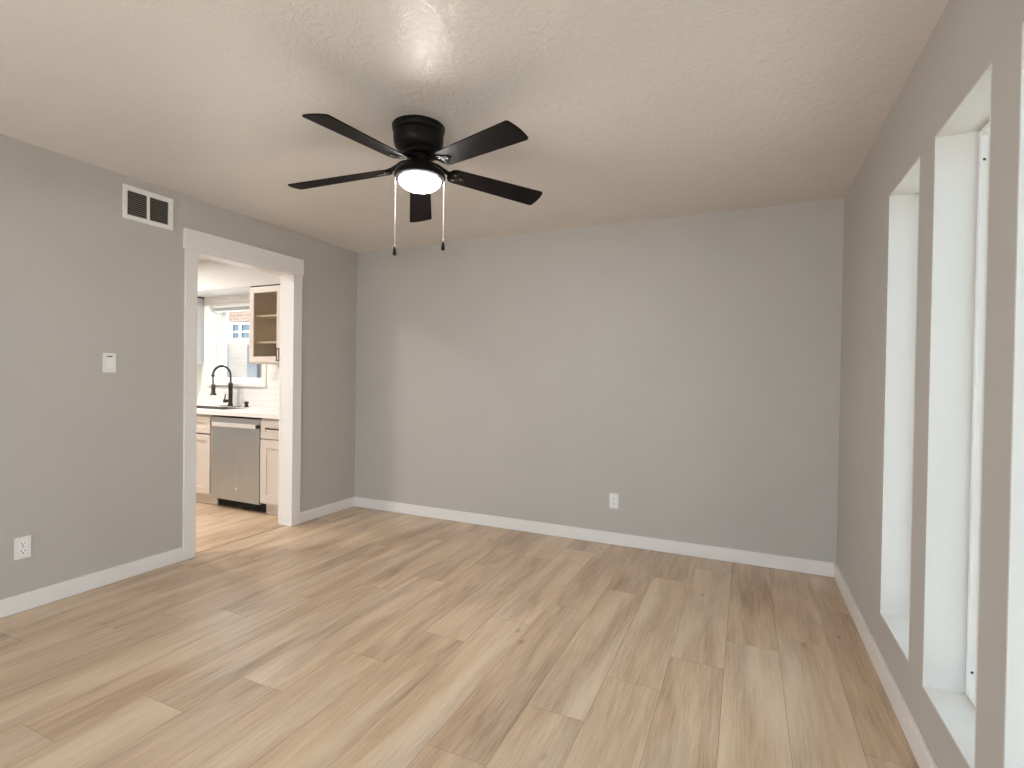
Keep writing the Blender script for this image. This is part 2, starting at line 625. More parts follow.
shell('wall_backsplash', M['tile'], (KXL, D - 0.008, 0.908, KX0 - 0.02, D, 1.37), (KX0 - 0.02, D - 0.008, 0.908, KX1 + 0.07, D, 1.125), (KX1 + 0.07, D - 0.008, 0.908, -T, D, 1.37),
      label='white subway tile backsplash above the kitchen counter', cat='backsplash')

# baseboards
BH, BT = 0.093, 0.014


def base_bm(x0, y0, x1, y1):
    return (x0, y0, 0.0015, x1, y1, BH)


structure(box_obj('baseboard_left', M['trim'], base_bm(0, YB, BT, 2.219), bev=0.002), 'white baseboard on the left wall before the doorway', 'baseboard')
structure(box_obj('baseboard_left_far', M['trim'], base_bm(0, 3.203, BT, D), bev=0.002), 'short white baseboard between the doorway and the corner', 'baseboard')
structure(box_obj('baseboard_back', M['trim'], base_bm(BT, D - BT, W - BT, D), bev=0.002), 'long white baseboard along the facing wall', 'baseboard')
structure(box_obj('baseboard_right', M['trim'], base_bm(W - BT, YB, W, D), bev=0.002), 'white baseboard under the right hand windows', 'baseboard')

# doorway trim: jamb lining and casings
t1 = box_obj('trim_1', M['trim'], (-T - 0.004, DY0 - 0.02, 0.0015, 0.004, DY0, DZ + 0.02), (-T - 0.004, DY1, 0.0015, 0.004, DY1 + 0.02, DZ + 0.02),
             (-T - 0.004, DY0, DZ, 0.004, DY1, DZ + 0.02))
structure(t1, 'white flat trim around the kitchen doorway', 'door trim')
for a, b in ((2.219, DY0 + 0.002), (DY1 - 0.002, 3.203)):
    box_obj('casing', M['trim'], (0.0, a, 0.0015, 0.02, b, 2.088), parent=t1, bev=0.0015)
    box_obj('casing', M['trim'], (-T - 0.02, a, 0.0015, -T, b, 2.088), parent=t1, bev=0.0015)
box_obj('head_casing', M['trim'], (0.0, 2.208, 2.088, 0.024, 3.212, 2.222), parent=t1, bev=0.002)
box_obj('head_casing', M['trim'], (-T - 0.024, 2.202, 2.088, -T, 3.219, 2.222), parent=t1, bev=0.002)

# right-hand windows: white returns, frame, sash, pane, screws
WLAB = ['tall narrow window recess nearest the far corner', 'tall narrow window with white side frame, second from the far corner', 'tall narrow window recess at the right edge of the view',
        'unseen tall narrow window beside the camera, added for light', 'unseen tall narrow window just behind the camera, added for light', 'unseen tall narrow window nearest the rear opening, added for light']
for i, (ya, yb) in enumerate(WIN):
    w = thing('window_%d' % (i + 1 if i < 3 else i + 3), WLAB[i], 'window')
    w['kind'] = 'structure'
    xf = W + 0.108
    e = 0.006
    box_obj('window_reveal', M['white_wall'],
            (W - 0.0006, ya - e, WZ0 - e, W + 0.16, ya, WZ1 + e), (W - 0.0006, yb, WZ0 - e, W + 0.16, yb + e, WZ1 + e),
            (W - 0.0006, ya, WZ1, W + 0.16, yb, WZ1 + e), (W - 0.0006, ya, WZ0 - e, W + 0.16, yb, WZ0), parent=w)

    def ring(x0, x1, wd, ins=0.0):
        a, b, z0, z1 = ya + ins, yb - ins, WZ0 + ins, WZ1 - ins
        return [(x0, a, z0, x1, a + wd, z1), (x0, b - wd, z0, x1, b, z1), (x0, a + wd, z1 - wd, x1, b - wd, z1), (x0, a + wd, z0, x1, b - wd, z0 + wd)]
    fr = box_obj('window_frame', M['vinyl'], *ring(xf, W + 0.158, 0.020, 0.005), parent=w, bev=0.002)
    box_obj('shadow_line_strip', M['groove'], *ring(xf + 0.012, W + 0.157, 0.0046, 0.0002), parent=fr)  # dark strips standing in for the shaded gap around the frame
    box_obj('sash', M['vinyl'], *ring(xf + 0.016, W + 0.155, 0.02, 0.0245), parent=w, bev=0.002)
    box_obj('window_pane', M['win_glass'], (W + 0.135, ya + 0.04, WZ0 + 0.04, W + 0.140, yb - 0.04, WZ1 - 0.04), parent=w)
    for zz in (WZ0 + 0.085, WZ1 - 0.1):
        bm = bm_new()
        add_tube(bm, [(xf + 0.009, yb - 0.026, zz), (xf + 0.009, yb - 0.0235, zz)], 0.004, 10)
        obj('screw', bm, M['slot'], fr)

# ------------------------------------------------------------------ kitchen window
kw = thing('window_4', 'white double hung kitchen window looking onto the brick house', 'window')
kw['kind'] = 'structure'
DI = D + 0.2
box_obj('window_reveal', M['vinyl'], (KX0 - 0.005, D - 0.001, KZ0, KX0 + 0.006, DI, KZ1 - 0.004), (KX1 - 0.006, D - 0.001, KZ0, KX1 + 0.005, DI, KZ1 - 0.004), (KX0, D - 0.001, KZ1 - 0.01, KX1, DI, KZ1 + 0.004), parent=kw)
box_obj('casing', M['trim'], (KX0 - 0.09, D - 0.016, KZ0, KX0 - 0.002, D, KZ1 + 0.07), (KX1 + 0.002, D - 0.016, KZ0, KX1 + 0.06, D, KZ1 + 0.07),
        (KX0 - 0.002, D - 0.016, KZ1, KX1 + 0.002, D, KZ1 + 0.07), parent=kw)
box_obj('window_sill', M['trim'], (KX0 - 0.03, D - 0.035, KZ0 - 0.032, KX1 + 0.075, DI - 0.02, KZ0), parent=kw, bev=0.004)


def rect_ring(x0, x1, z0, z1, ws, wt, wb, y0, y1):
    return [(x0, y0, z0, x0 + ws, y1, z1), (x1 - ws, y0, z0, x1, y1, z1), (x0 + ws, y0, z1 - wt, x1 - ws, y1, z1), (x0 + ws, y0, z0, x1 - ws, y1, z0 + wb)]


box_obj('window_frame', M['vinyl'], *rect_ring(KX0 + 0.006, KX1 - 0.006, KZ0, KZ1 - 0.01, 0.035, 0.03, 0.02, D + 0.075, D + 0.15), parent=kw, bev=0.002)
SX0, SX1 = KX0 + 0.041, KX1 - 0.041
lo = box_obj('lower_sash', M['vinyl'], *rect_ring(SX0, SX1, KZ0 + 0.02, 1.645, 0.06, 0.045, 0.045, D + 0.082, D + 0.108), parent=kw, bev=0.003)
box_obj('window_pane', M['glass'], (SX0 + 0.06, D + 0.093, KZ0 + 0.065, SX1 - 0.06, D + 0.097, 1.60), parent=lo)
up_ = box_obj('upper_sash', M['vinyl'], *rect_ring(SX0, SX1, 1.62, KZ1 - 0.04, 0.06, 0.03, 0.045, D + 0.115, D + 0.142), parent=kw, bev=0.003)
box_obj('window_pane', M['glass'], (SX0 + 0.06, D + 0.127, 1.665, SX1 - 0.06, D + 0.131, KZ1 - 0.07), parent=up_)

bl = thing('window_blind', 'white blind pulled up tight under the head of the kitchen window', 'blind', (KX0, D + 0.04, KZ1 - 0.01))
bw_ = KX1 - KX0
box_obj('headrail', M['blind'], (0.015, -0.03, -0.048, bw_ - 0.015, 0.022, -0.001), parent=bl, bev=0.003)
bm = bm_new()
for k in range(6):
    add_box(bm, 0.018, -0.026, -0.054 - k * 0.0055, bw_ - 0.018, 0.018, -0.051 - k * 0.0055)
obj('slat_stack', bm, paint('blind_slats', (0.52, 0.54, 0.53), 0.5, 0.02), bl)
box_obj('bottom_rail', M['blind'], (0.018, -0.026, -0.094, bw_ - 0.018, 0.018, -0.084), parent=bl, bev=0.002)

# ------------------------------------------------------------------ outdoors beyond the kitchen window
structure(box_obj('ground', M['ground'], (-30, -30, -0.3, 30, 30, -0.1)), 'pale concrete ground outside', 'ground')
structure(box_obj('sky_blocker_roof', M['eave'], (W + 0.17, -4.5, 2.5, W + 0.62, D + 1.2, 2.62)), 'unseen roof overhang added to block sky light at the right hand windows', 'roof')  # unseen overhang, added to cut the sky light on the window reveals
structure(box_obj('light_blocker_fence', paint('blocker_fence_grey', (0.36, 0.35, 0.32), 0.85, 0.15, 12, 0.4, 0.01), (W + 2.6, -4.5, -0.1, W + 2.65, D + 1.2, 1.95)), 'unseen fence added to block light at the right hand windows', 'fence')  # unseen fence, added to shade the right-hand windows
HY = D + 3.5
structure(box_obj('ground_bounce', paint('pale_bounce_gravel', (0.78, 0.75, 0.70), 0.9, 0.08, 40, 0.4, 0.01, scale=25), (W + 0.17, -6, -0.1, W + 2.6, D + 1.2, -0.06)), 'unseen pale gravel strip added to bounce light into the right hand windows', 'ground')  # unseen bright strip, added to bounce light up to the ceiling
hs = thing('neighbour_house', 'peach brick house seen through the kitchen window', 'house', (-6.0, HY, -0.1))


def hb(name, mat, *boxes, parent=hs, bev=0.0):
    return box_obj(name, mat, *[(a + 6.0, b, c + 0.1, d + 6.0, e2, f + 0.1) for a, b, c, d, e2, f in boxes], parent=parent, bev=bev)


hb('wall', M['brick'], (-11, 0.02, 1.95, -6.50, 3, 2.62), (-6.50, 0.02, 2.33, -4.40, 3, 2.62), (-4.40, 0.02, 1.95, -3, 3, 2.62))
hb('lower_wall', M['pale_brick'], (-11, 0.0, -0.1, -3, 3, 1.93))
hb('eave', M['eave'], (-11.3, -0.45, 2.62, -2.7, 3.2, 2.80))
wf = hb('window_frame', M['vinyl'], *[(a, -0.01, b, c, 0.06, d) for a, b, c, d in
        ((-6.50, 1.95, -6.42, 2.33), (-4.48, 1.95, -4.40, 2.33), (-6.42, 2.295, -4.48, 2.33), (-6.42, 1.95, -4.48, 1.985), (-6.42, 2.125, -4.48, 2.155),
         (-6.18, 1.985, -6.155, 2.295), (-5.62, 1.985, -5.59, 2.295), (-5.05, 1.985, -5.02, 2.295))])
hb('window_pane', paint('blue_house_glass', (0.045, 0.065, 0.085), 0.12, 0.45, scale=4), (-6.42, 0.03, 1.985, -4.48, 0.05, 2.295), parent=wf)
hb('corner_trim', M['house_trim'], (-6.62, -0.04, -0.1, -6.53, 0.0, 1.93))
hb('meter_panel', M['house_grey'], (-5.84, -0.09, 1.18, -5.55, 0.0, 1.85), bev=0.01)
bm = bm_new()
rs = random.Random(3)
for k in range(9):
    r = bmesh.ops.create_icosphere(bm, subdivisions=2, radius=0.075 + 0.012 * rs.random())
    for v in r['verts']:
        v.co += v.co.normalized() * rs.uniform(-0.012, 0.012)
        v.co += Vector((0.015 * rs.uniform(-1, 1), 0, 0.25 + k * 0.185))
        v.co.z = v.co.z
add_tube(bm, [(0, 0, 0), (0, 0, 1.85)], 0.02, 8)
tag(obj('narrow_shrub', bm, paint('blue_green_leaves', (0.065, 0.09, 0.095), 0.8, 0.4, 30, 1.0, 0.02, scale=30), None, 60, (-6.36, HY - 0.25, -0.1)),
    'thin blue-grey knobbly shrub against the house outside the kitchen window', 'shrub')

# ------------------------------------------------------------------ kitchen cabinets
CF = 3.248           # door faces
CB = 3.268           # carcass front


def shaker(name, x0, x1, z0, z1, parent, mat, rail=0.058, y0=CF, glass=False, th=0.02):
    bm = bm_new()
    for b in rect_ring(x0, x1, z0, z1, rail, rail, rail, y0, y0 + th):
        add_box(bm, *b, bev=0.0015)
    if not glass:
        add_box(bm, x0 + rail - 0.002, y0 + 0.009, z0 + rail - 0.002, x1 - rail + 0.002, y0 + th - 0.002, z1 - rail + 0.002)
    return obj(name, bm, mat, parent)


def bar_handle(p0, p1, out, parent, mat=None, r=0.0055, loop=False):
    """square-cornered bar pull between two posts; out is the outward offset"""
    p0, p1, out = Vector(p0), Vector(p1), Vector(out)
    bm = bm_new()
    add_tube(bm, [p0, p0 + out], r, 8)
    add_tube(bm, [p1, p1 + out], r, 8)
    d = (p1 - p0).normalized() * r
    add_tube(bm, [p0 + out - d, p1 + out + d], r, 8)
    if loop:
        back = out.normalized() * 0.003
        add_tube(bm, [p0 + back, p1 + back], r, 8)
    return obj('handle', bm, mat or M['gunmetal'], parent, 40)


def local(o, loc):
    """shift a thing built in world coordinates so that its origin stands at loc"""
    o.location = loc
    for c in o.children:
        c.data.transform(Matrix.Translation(-Vector(loc)))
        for g in c.children:
            g.data.transform(Matrix.Translation(-Vector(loc)))


# sink base
sb_ = thing('base_cabinet', 'beige sink base cabinet left of the dishwasher', 'cabinet')
box_obj('body', M['cabinet'], (-2.20, CB, 0.10, -2.18, D - 0.01, 0.868), (-1.206, CB, 0.10, -1.188, D - 0.01, 0.868), (-2.18, CB, 0.10, -1.206, D - 0.01, 0.12),
        (-2.18, CB, 0.835, -1.206, CB + 0.02, 0.868), (-2.18, D - 0.03, 0.12, -1.206, D - 0.01, 0.868), parent=sb_)
box_obj('toe_kick', M['cabinet'], (-2.20, 3.312, 0.002, -1.172, 3.33, 0.10), parent=sb_)
shaker('false_drawer', -2.19, -1.196, 0.688, 0.848, sb_, M['cabinet'])
for a, b in ((-2.19, -1.696), (-1.690, -1.196)):
    dr = shaker('door', a, b, 0.112, 0.676, sb_, M['cabinet'])
    hx = -1.724 if a < -2 else -1.662
    bar_handle((hx, CF, 0.52), (hx, CF, 0.62), (0, -0.03, 0), dr)
local(sb_, (-1.715, 3.57, 0))

# cabinet right of the dishwasher
rb = thing('base_cabinet', 'beige drawer and door cabinet right of the dishwasher', 'cabinet')
box_obj('body', M['cabinet'], (-0.522, CB, 0.10, -T - 0.004, D - 0.01, 0.868), parent=rb)
box_obj('toe_kick', M['cabinet'], (-0.51, 3.312, 0.002, -T - 0.004, 3.33, 0.10), parent=rb)
dw_ = shaker('drawer', -0.518, -T - 0.01, 0.688, 0.848, rb, M['cabinet'])
bar_handle((-0.42, CF + 0.01, 0.778), (-0.245, CF + 0.01, 0.778), (0, -0.038, 0), dw_)
d2 = shaker('door', -0.518, -T - 0.01, 0.112, 0.676, rb, M['cabinet'], 0.075)
local(rb, (-0.355, 3.57, 0))

# dishwasher
dw = thing('dishwasher', 'stainless steel dishwasher under the kitchen counter', 'dishwasher')
box_obj('body', M['gap'], (-1.168, CB + 0.005, 0.09, -0.526, D - 0.02, 0.862), parent=dw)
box_obj('front_panel', M['steel'], (-1.152, CF - 0.006, 0.09, -0.526, CB + 0.004, 0.80), parent=dw, bev=0.003)
box_obj('control_panel', M['steel'], (-1.152, CF - 0.002, 0.803, -0.526, CB + 0.004, 0.852), parent=dw, bev=0.003)
bm = bm_new()
add_box(bm, -1.112, CF - 0.045, 0.770, -0.528, CF - 0.028, 0.808, bev=0.004)
hd = obj('handle', bm, M['steel_bright'], dw)
for xa in (-1.120, -0.5285):
    box_obj('bracket', M['slot'], (xa - 0.006, CF - 0.044, 0.774, xa + 0.014, CF - 0.004, 0.804), parent=hd, bev=0.002)
bm = bm_new()
add_tube(bm, [(-0.82, CF - 0.0075, 0.205), (-0.82, CF - 0.005, 0.205)], 0.011, 20)
obj('badge', bm, M['steel_bright'], dw)
box_obj('toe_kick', M['toe'], (-1.168, 3.335, 0.002, -0.5245, 3.36, 0.086), parent=dw)
local(dw, (-0.88, 3.57, 0))

# countertop with sink cut-out
CZ = 0.908
SKX0, SKX1, SKY0, SKY1 = -2.08, -1.235, 3.40, 3.715
ct = box_obj('countertop', M['counter'], (KXL + 0.02, 3.222, 0.872, SKX0, D - 0.009, CZ), (SKX1, 3.222, 0.872, -T - 0.002, D - 0.009, CZ),
             (SKX0, 3.222, 0.872, SKX1, SKY0, CZ), (SKX0, SKY1, 0.872, SKX1, D - 0.009, CZ))
tag(ct, 'white kitchen countertop running over the dishwasher', 'countertop')

sk = thing('sink', 'dark undermount sink set into the white kitchen counter', 'sink', (-1.66, 3.56, 0.66))
bm = bm_new()
x0, x1, y0, y1 = SKX0 + 1.66 + 0.001, SKX1 + 1.66 - 0.001, SKY0 - 3.56 + 0.001, SKY1 - 3.56 - 0.001
for b in ((x0, y0, 0, x1, y1, 0.008), (x0, y0, 0.008, x0 + 0.006, y1, 0.246), (x1 - 0.006, y0, 0.008, x1, y1, 0.246),
          (x0 + 0.006, y0, 0.008, x1 - 0.006, y0 + 0.006, 0.246), (x0 + 0.006, y1 - 0.006, 0.008, x1 - 0.006, y1, 0.246)):
    add_box(bm, *b)
obj('basin', bm, M['sink'], sk)
bm = bm_new()
add_lathe(bm, [(0, 0.008), (0.045, 0.008), (0.045, 0.011), (0.036, 0.0115), (0.03, 0.009), (0, 0.009)], 24)
obj('drain', bm, M['chrome'], sk, 30)

# faucet
fx, fy = -1.649, 3.80
fc = thing('faucet', 'tall dark spring spout kitchen faucet behind the sink', 'faucet', (fx, fy, CZ))
bm = bm_new()
add_box(bm, -0.14, -0.03, 0.0, 0.14, 0.03, 0.006, bev=0.002)
obj('deck_plate', bm, M['gunmetal'], fc)
bm = bm_new()
add_lathe(bm, [(0.026, 0.006), (0.026, 0.02), (0.021, 0.03), (0.021, 0.20), (0.024, 0.205), (0.024, 0.245), (0.018, 0.255)], 24)
obj('column', bm, M['gunmetal'], fc, 40)
arc = []
R1 = 0.102
for k in range(25):
    a = math.pi * k / 24
    arc.append((0, -R1 + R1 * math.cos(a), 0.325 + R1 * 1.05 * math.sin(a)))
path = [(0, 0, 0.25)] + arc + [(0, -2 * R1, 0.30), (0, -2 * R1 + 0.004, 0.235)]
bm = bm_new()
add_tube(bm, path, 0.0075, 10)
sp = obj('spout_hose', bm, M['gunmetal'], fc, 50)
# spring coil around the hose
bm = bm_new()
fine = []
P = [Vector(p) for p in path[:-2]]
seglen = [0.0]
for a, b in zip(P, P[1:]):
    seglen.append(seglen[-1] + (b - a).length)
tot = seglen[-1]
turns = 42
for s in range(turns * 10 + 1):
    d = tot * s / (turns * 10)
    i = max(0, min(len(P) - 2, next((j for j in range(len(P) - 1) if seglen[j + 1] >= d), len(P) - 2)))
    u_ = (d - seglen[i]) / max(1e-6, seglen[i + 1] - seglen[i])
    c0 = P[i].lerp(P[i + 1], u_)
    tg = (P[i + 1] - P[i]).normalized()
    ax = Vector((1, 0, 0))
    bx_ = tg.cross(ax)
    an = 2 * math.pi * s / 10
    fine.append(c0 + (ax * math.cos(an) + bx_ * math.sin(an)) * 0.0105)
add_tube(bm, fine, 0.0026, 5)
obj('spring', bm, M['gunmetal'], sp, 60)
bm = bm_new()
add_lathe(bm, [(0.012, 0), (0.016, 0.004), (0.016, 0.02), (0.012, 0.026)], 16, 0, -2 * R1, 0.318)
obj('collar', bm, M['gunmetal'], fc, 40)
bm = bm_new()
add_lathe(bm, [(0.03, 0.0), (0.032, 0.01), (0.021, 0.026), (0.019, 0.05), (0.021, 0.107), (0.016, 0.115)], 20, 0, -2 * R1 + 0.006, 0.124)
obj('spray_head', bm, M['gunmetal'], fc, 40)
bm = bm_new()
add_tube(bm, [(0, -0.01, 0.222), (0, -2 * R1 + 0.012, 0.222)], 0.006, 8)
obj('support_arm', bm, M['gunmetal'], fc, 40)
bm = bm_new()
add_tube(bm, [(0, -0.015, 0.06), (0, -0.075, 0.06)], [0.015, 0.019], 14)
add_tube(bm, [(0, -0.068, 0.07), (0, -0.06, 0.135)], [0.007, 0.0055], 8)
obj('lever', bm, M['gunmetal'], fc, 40)

sd = thing('soap_dispenser', 'small dark soap dispenser pump right of the faucet', 'soap dispenser', (-1.40, 3.80, CZ))
bm = bm_new()
add_lathe(bm, [(0.026, 0), (0.026, 0.006), (0.018, 0.012), (0.018, 0.036), (0.022, 0.04), (0.022, 0.058), (0.016, 0.062)], 20)
obj('pump_head', bm, M['gunmetal'], sd, 40)
bm = bm_new()
add_tube(bm, [(0, 0, 0.052), (-0.012, -0.03, 0.054), (-0.022, -0.052, 0.049)], 0.0045, 8)
obj('nozzle', bm, M['bead'], sd, 40)

# glass door wall cabinet
UY = 3.555
uc = thing('wall_cabinet', 'beige glass fronted wall cabinet right of the kitchen window', 'cabinet')
ux0, ux1, uz0, uz1 = -1.062, -0.625, 1.362, 2.118
box_obj('body', M['cabinet'], (ux0, UY + 0.02, uz0, ux0 + 0.018, D - 0.001, uz1 - 0.02), (ux1 - 0.018, UY + 0.02, uz0, ux1, D - 0.001, uz1 - 0.02),
        (ux0 + 0.018, UY + 0.02, uz1 - 0.045, ux1 - 0.018, D - 0.001, uz1 - 0.02), (ux0 + 0.018, UY + 0.02, uz0, ux1 - 0.018, D - 0.001, uz0 + 0.02), parent=uc)
box_obj('interior', M['cab_in'], (ux0 + 0.0185, D - 0.012, uz0 + 0.0205, ux1 - 0.0185, D - 0.002, uz1 - 0.0455), (ux0 + 0.0185, UY + 0.025, uz0 + 0.0205, ux0 + 0.023, D - 0.012, uz1 - 0.0455),
        (ux1 - 0.023, UY + 0.025, uz0 + 0.0205, ux1 - 0.0185, D - 0.012, uz1 - 0.0455), parent=uc)
for zz in (1.565, 1.826):
    box_obj('shelf', M['shelf'], (ux0 + 0.0235, UY + 0.05, zz, ux1 - 0.0235, D - 0.013, zz + 0.018), parent=uc)
gd = shaker('door', ux0 + 0.002, ux1 - 0.002, uz0 + 0.012, uz1 - 0.004, uc, M['cabinet'], 0.058, UY, True)
box_obj('glass_pane', M['cab_glass'], (ux0 + 0.056, UY + 0.011, uz0 + 0.066, ux1 - 0.082, UY + 0.015, uz1 - 0.060), parent=gd)
bar_handle((-0.648, UY, 1.390), (-0.648, UY, 1.506), (0, -0.032, 0), gd, None, 0.0045, True)
box_obj('gap_shade_strip', M['gap'], (ux0 + 0.004, UY + 0.006, uz1 - 0.0035, ux1, D - 0.001, uz1 + 0.0065), parent=uc)  # dark strip in place of the shade between cabinet and soffit
local(uc, ((ux0 + ux1) / 2, 3.72, uz0))

# neighbouring closed cabinet hidden behind the door jamb continues the run
u2 = thing('wall_cabinet', 'beige closed wall cabinet beside the glass fronted one, mostly behind the doorway', 'cabinet')
box_obj('body', M['cabinet'], (ux1 + 0.001, UY + 0.02, uz0, -T - 0.004, D - 0.001, uz1 - 0.02), parent=u2)
shaker('door', ux1 + 0.003, -T - 0.006, uz0 + 0.012, uz1 - 0.022, u2, M['cabinet'], 0.058, UY)
local(u2, (-0.4, 3.72, uz0))

lc = thing('wall_cabinet', 'pale grey wall cabinet side left of the kitchen window', 'cabinet')
M['cab_grey'] = paint('pale_grey_lacquer', (0.56, 0.58, 0.60), 0.4, 0.02)
box_obj('body', M['cab_grey'], (-3.0, UY + 0.02, 1.362, -2.207, D - 0.001, 2.108), parent=lc)
for a, b in ((-2.998, -2.605), (-2.602, -2.209)):
    shaker('door', a, b, 1.374, 2.106, lc, M['cab_grey'], 0.058, UY)
box_obj('gap_shade_strip', M['gap'], (-3.0, UY + 0.004, 2.1085, -2.211, D - 0.001, 2.1245), parent=lc)  # dark fill painted for the shaded gap under the soffit
local(lc, (-2.6, 3.72, 1.362))

for (lx, ly), lab in zip(((-0.80, 1.72), (-2.0, 2.65)), ('round white kitchen ceiling lamp near the dividing wall', 'round white kitchen ceiling lamp nearer the sink')):
    kl = thing('ceiling_lamp', lab, 'lamp', (lx, ly, H))
    bm = bm_new()
    add_lathe(bm, [(0.165, 0.0), (0.165, -0.022), (0.155, -0.03), (0.146, -0.03), (0.146, -0.0)], 40)
    obj('rim', bm, M['plastic'], kl, 40)
    bm = bm_new()
    add_lathe(bm, [(0.145, -0.012), (0.145, -0.024), (0.0, -0.028)], 40)
    obj('diffuser', bm, M['led'], kl, 40)

# ------------------------------------------------------------------ wall fittings
vt = thing('air_vent', 'white return air grille high on the left wall', 'vent', (0.0, 1.99, 2.285))
VY, VZ = 0.149, 0.102
bm = bm_new()
for b in ((0.0005, -VY, -VZ, 0.010, -0.124, VZ), (0.0005, 0.117, -VZ, 0.010, VY, VZ), (0.0005, -0.124, 0.072, 0.010, 0.117, VZ), (0.0005, -0.124, -VZ, 0.010, 0.117, -0.074),
          (0.0005, -0.012, -0.074, 0.010, 0.004, 0.072)):
    add_box(bm, *b, bev=0.0015)
vf = obj('frame', bm, M['plastic'], vt)
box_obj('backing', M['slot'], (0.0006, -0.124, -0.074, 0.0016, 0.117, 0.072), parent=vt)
nsl = 12
for k in range(nsl):
    z = -0.068 + k * (0.136 / (nsl - 1))
    bm = bm_new()
    for a, b in ((-0.124, -0.012), (0.004, 0.117)):
        vs = add_box(bm, 0.0018, a, -0.0012, 0.0085, b, 0.0012)
        bmesh.ops.rotate(bm, verts=vs, cent=(0.005, 0, 0), matrix=Matrix.Rotation(math.radians(38), 3, 'Y'))
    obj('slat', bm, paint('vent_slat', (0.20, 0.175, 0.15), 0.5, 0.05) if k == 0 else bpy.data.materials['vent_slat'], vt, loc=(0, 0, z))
for yy in (-0.138, 0.134):
    bm = bm_new()
    add_tube(bm, [(0.009, yy, 0), (0.0115, yy, 0)], 0.004, 10)
    obj('screw', bm, M['bead'], vf)


def outlet(loc, rotz, label):
    t = thing('wall_outlet', label, 'outlet', loc, 'white duplex outlets', rotz)
    bm = bm_new()
    add_box(bm, 0.0005, -0.035, -0.057, 0.006, 0.035, 0.057, bev=0.002)
    obj('plate', bm, M['plastic'], t)
    for s in (-1, 1):
        bm = bm_new()
        add_box(bm, 0.004, -0.0165, s * 0.0195 - 0.0165, 0.0078, 0.0165, s * 0.0195 + 0.0165, bev=0.0015)
        rc = obj('receptacle', bm, M['vinyl'], t)
        bm = bm_new()
        z = s * 0.0195
        add_box(bm, 0.0074, -0.0085, z - 0.0005, 0.0082, -0.0055, z + 0.0085)
        add_box(bm, 0.0074, 0.0055, z + 0.0005, 0.0082, 0.0085, z + 0.0075)
        add_tube(bm, [(0.0074, 0, z - 0.008), (0.0082, 0, z - 0.008)], 0.0032, 10)
        obj('slots', bm, M['slot'], rc)
    bm = bm_new()
    add_tube(bm, [(0.006, 0, 0), (0.0084, 0, 0)], 0.0028, 10)
    obj('screw', bm, M['bead'], t)
    return t


outlet((0, 1.381, 0.334), 0.0, 'white duplex outlet low on the left wall')
outlet((2.522, D, 0.333), -hp, 'small white duplex outlet low on the facing wall')

sw = thing('light_switch', 'white rocker light switch left of the doorway', 'switch', (0, 1.777, 1.311))
bm = bm_new()
add_box(bm, 0.0005, -0.035, -0.057, 0.006, 0.035, 0.057, bev=0.002)
obj('plate', bm, M['plastic'], sw)
bm = bm_new()
vs = add_box(bm, 0.0045, -0.0165, -0.033, 0.0085, 0.0165, 0.027, bev=0.001)
rk = obj('rocker', bm, M['vinyl'], sw)
box_obj('indicator_slot', M['slot'], (0.005, -0.013, 0.0345, 0.0068, 0.013, 0.0405), parent=sw)

# ------------------------------------------------------------------ ceiling fan
FX, FY = 1.988, 2.056
fan = thing('ceiling_fan', 'black five blade ceiling fan with lit bowl and two pull chains', 'ceiling fan', (FX, FY, H))


def fz(z):
    return z - H


bm = bm_new()
add_lathe(bm, [(0.112, 0), (0.121, -0.004), (0.123, -0.016), (0.119, -0.026), (0.112, -0.030), (0.112, -0.036), (0.118, -0.041), (0.118, -0.058), (0.116, -0.078), (0.111, -0.094), (0.100, -0.106), (0.080, -0.112), (0.055, -0.113)], 64)
obj('motor_housing', bm, M['black'], fan, 35, (-0.007, -0.005, 0))
bm = bm_new()
add_lathe(bm, [(0.125, 0), (0.125, -0.003), (0.122, -0.005), (0.112, -0.005)], 64)
obj('ceiling_ring', bm, M['black'], fan, 35, (-0.007, -0.005, 0))
bm = bm_new()
add_lathe(bm, [(0.082, -0.110), (0.082, -0.128), (0.075, -0.134), (0.05, -0.136)], 48)
obj('rotor', bm, M['black'], fan, 35)
bm = bm_new()
add_lathe(bm, [(0.052, -0.134), (0.052, -0.162), (0.064, -0.175), (0.096, -0.194), (0.117, -0.213), (0.122, -0.229), (0.119, -0.241), (0.102, -0.249)], 64)
lk = obj('light_pan', bm, M['black'], fan, 35)
bm = bm_new()
prof = [(0.095, -0.2492), (0.099, -0.2505)]
for k in range(1, 13):
    a = hp * k / 12
    prof.append((0.099 * math.cos(a) if k < 12 else 0, -0.2505 - 0.048 * math.sin(a)))
add_lathe(bm, prof, 64)
obj('lamp_bowl', bm, M['glow'], fan, 60)


def blade_outline():
    """blade along +x, root at r=.145, tip at r=.66; softly clipped corners"""
    r0, r1, wr, wt = 0.14, 0.650, 0.052, 0.066
    pts = []
    for k in range(7):                       # rounded root
        a = math.pi / 2 + math.pi * k / 6
        pts.append((r0 + 0.035 + 0.035 * math.cos(a) * 1.0, wr * math.sin(a)))
    rc = 0.016
    for k in range(7):
        a = -math.pi / 2 + (math.pi / 2) * k / 6
        pts.append((r1 - rc + rc * math.cos(a), -wt + rc + rc * math.sin(a)))
    for k in range(5):
        pts.append((r1 + 0.006 * math.sin(math.pi * (k + 0.5) / 5), -wt + rc + (2 * wt - 2 * rc) * (k + 0.5) / 5))
    for k in range(7):
        a = (math.pi / 2) * k / 6
        pts.append((r1 - rc + rc * math.cos(a), wt - rc + rc * math.sin(a)))
    return pts


BZ = 2.255 - H
DROOP = math.radians(4.5)
TA, TB = 0.031, 0.001                       # the rotor hangs very slightly out of level
PITCH_B = math.radians(-12)


def blade_mesh():
    bm = bm_new()
    add_prism(bm, blade_outline(), -0.003, 0.003, 0.001)
    return bm


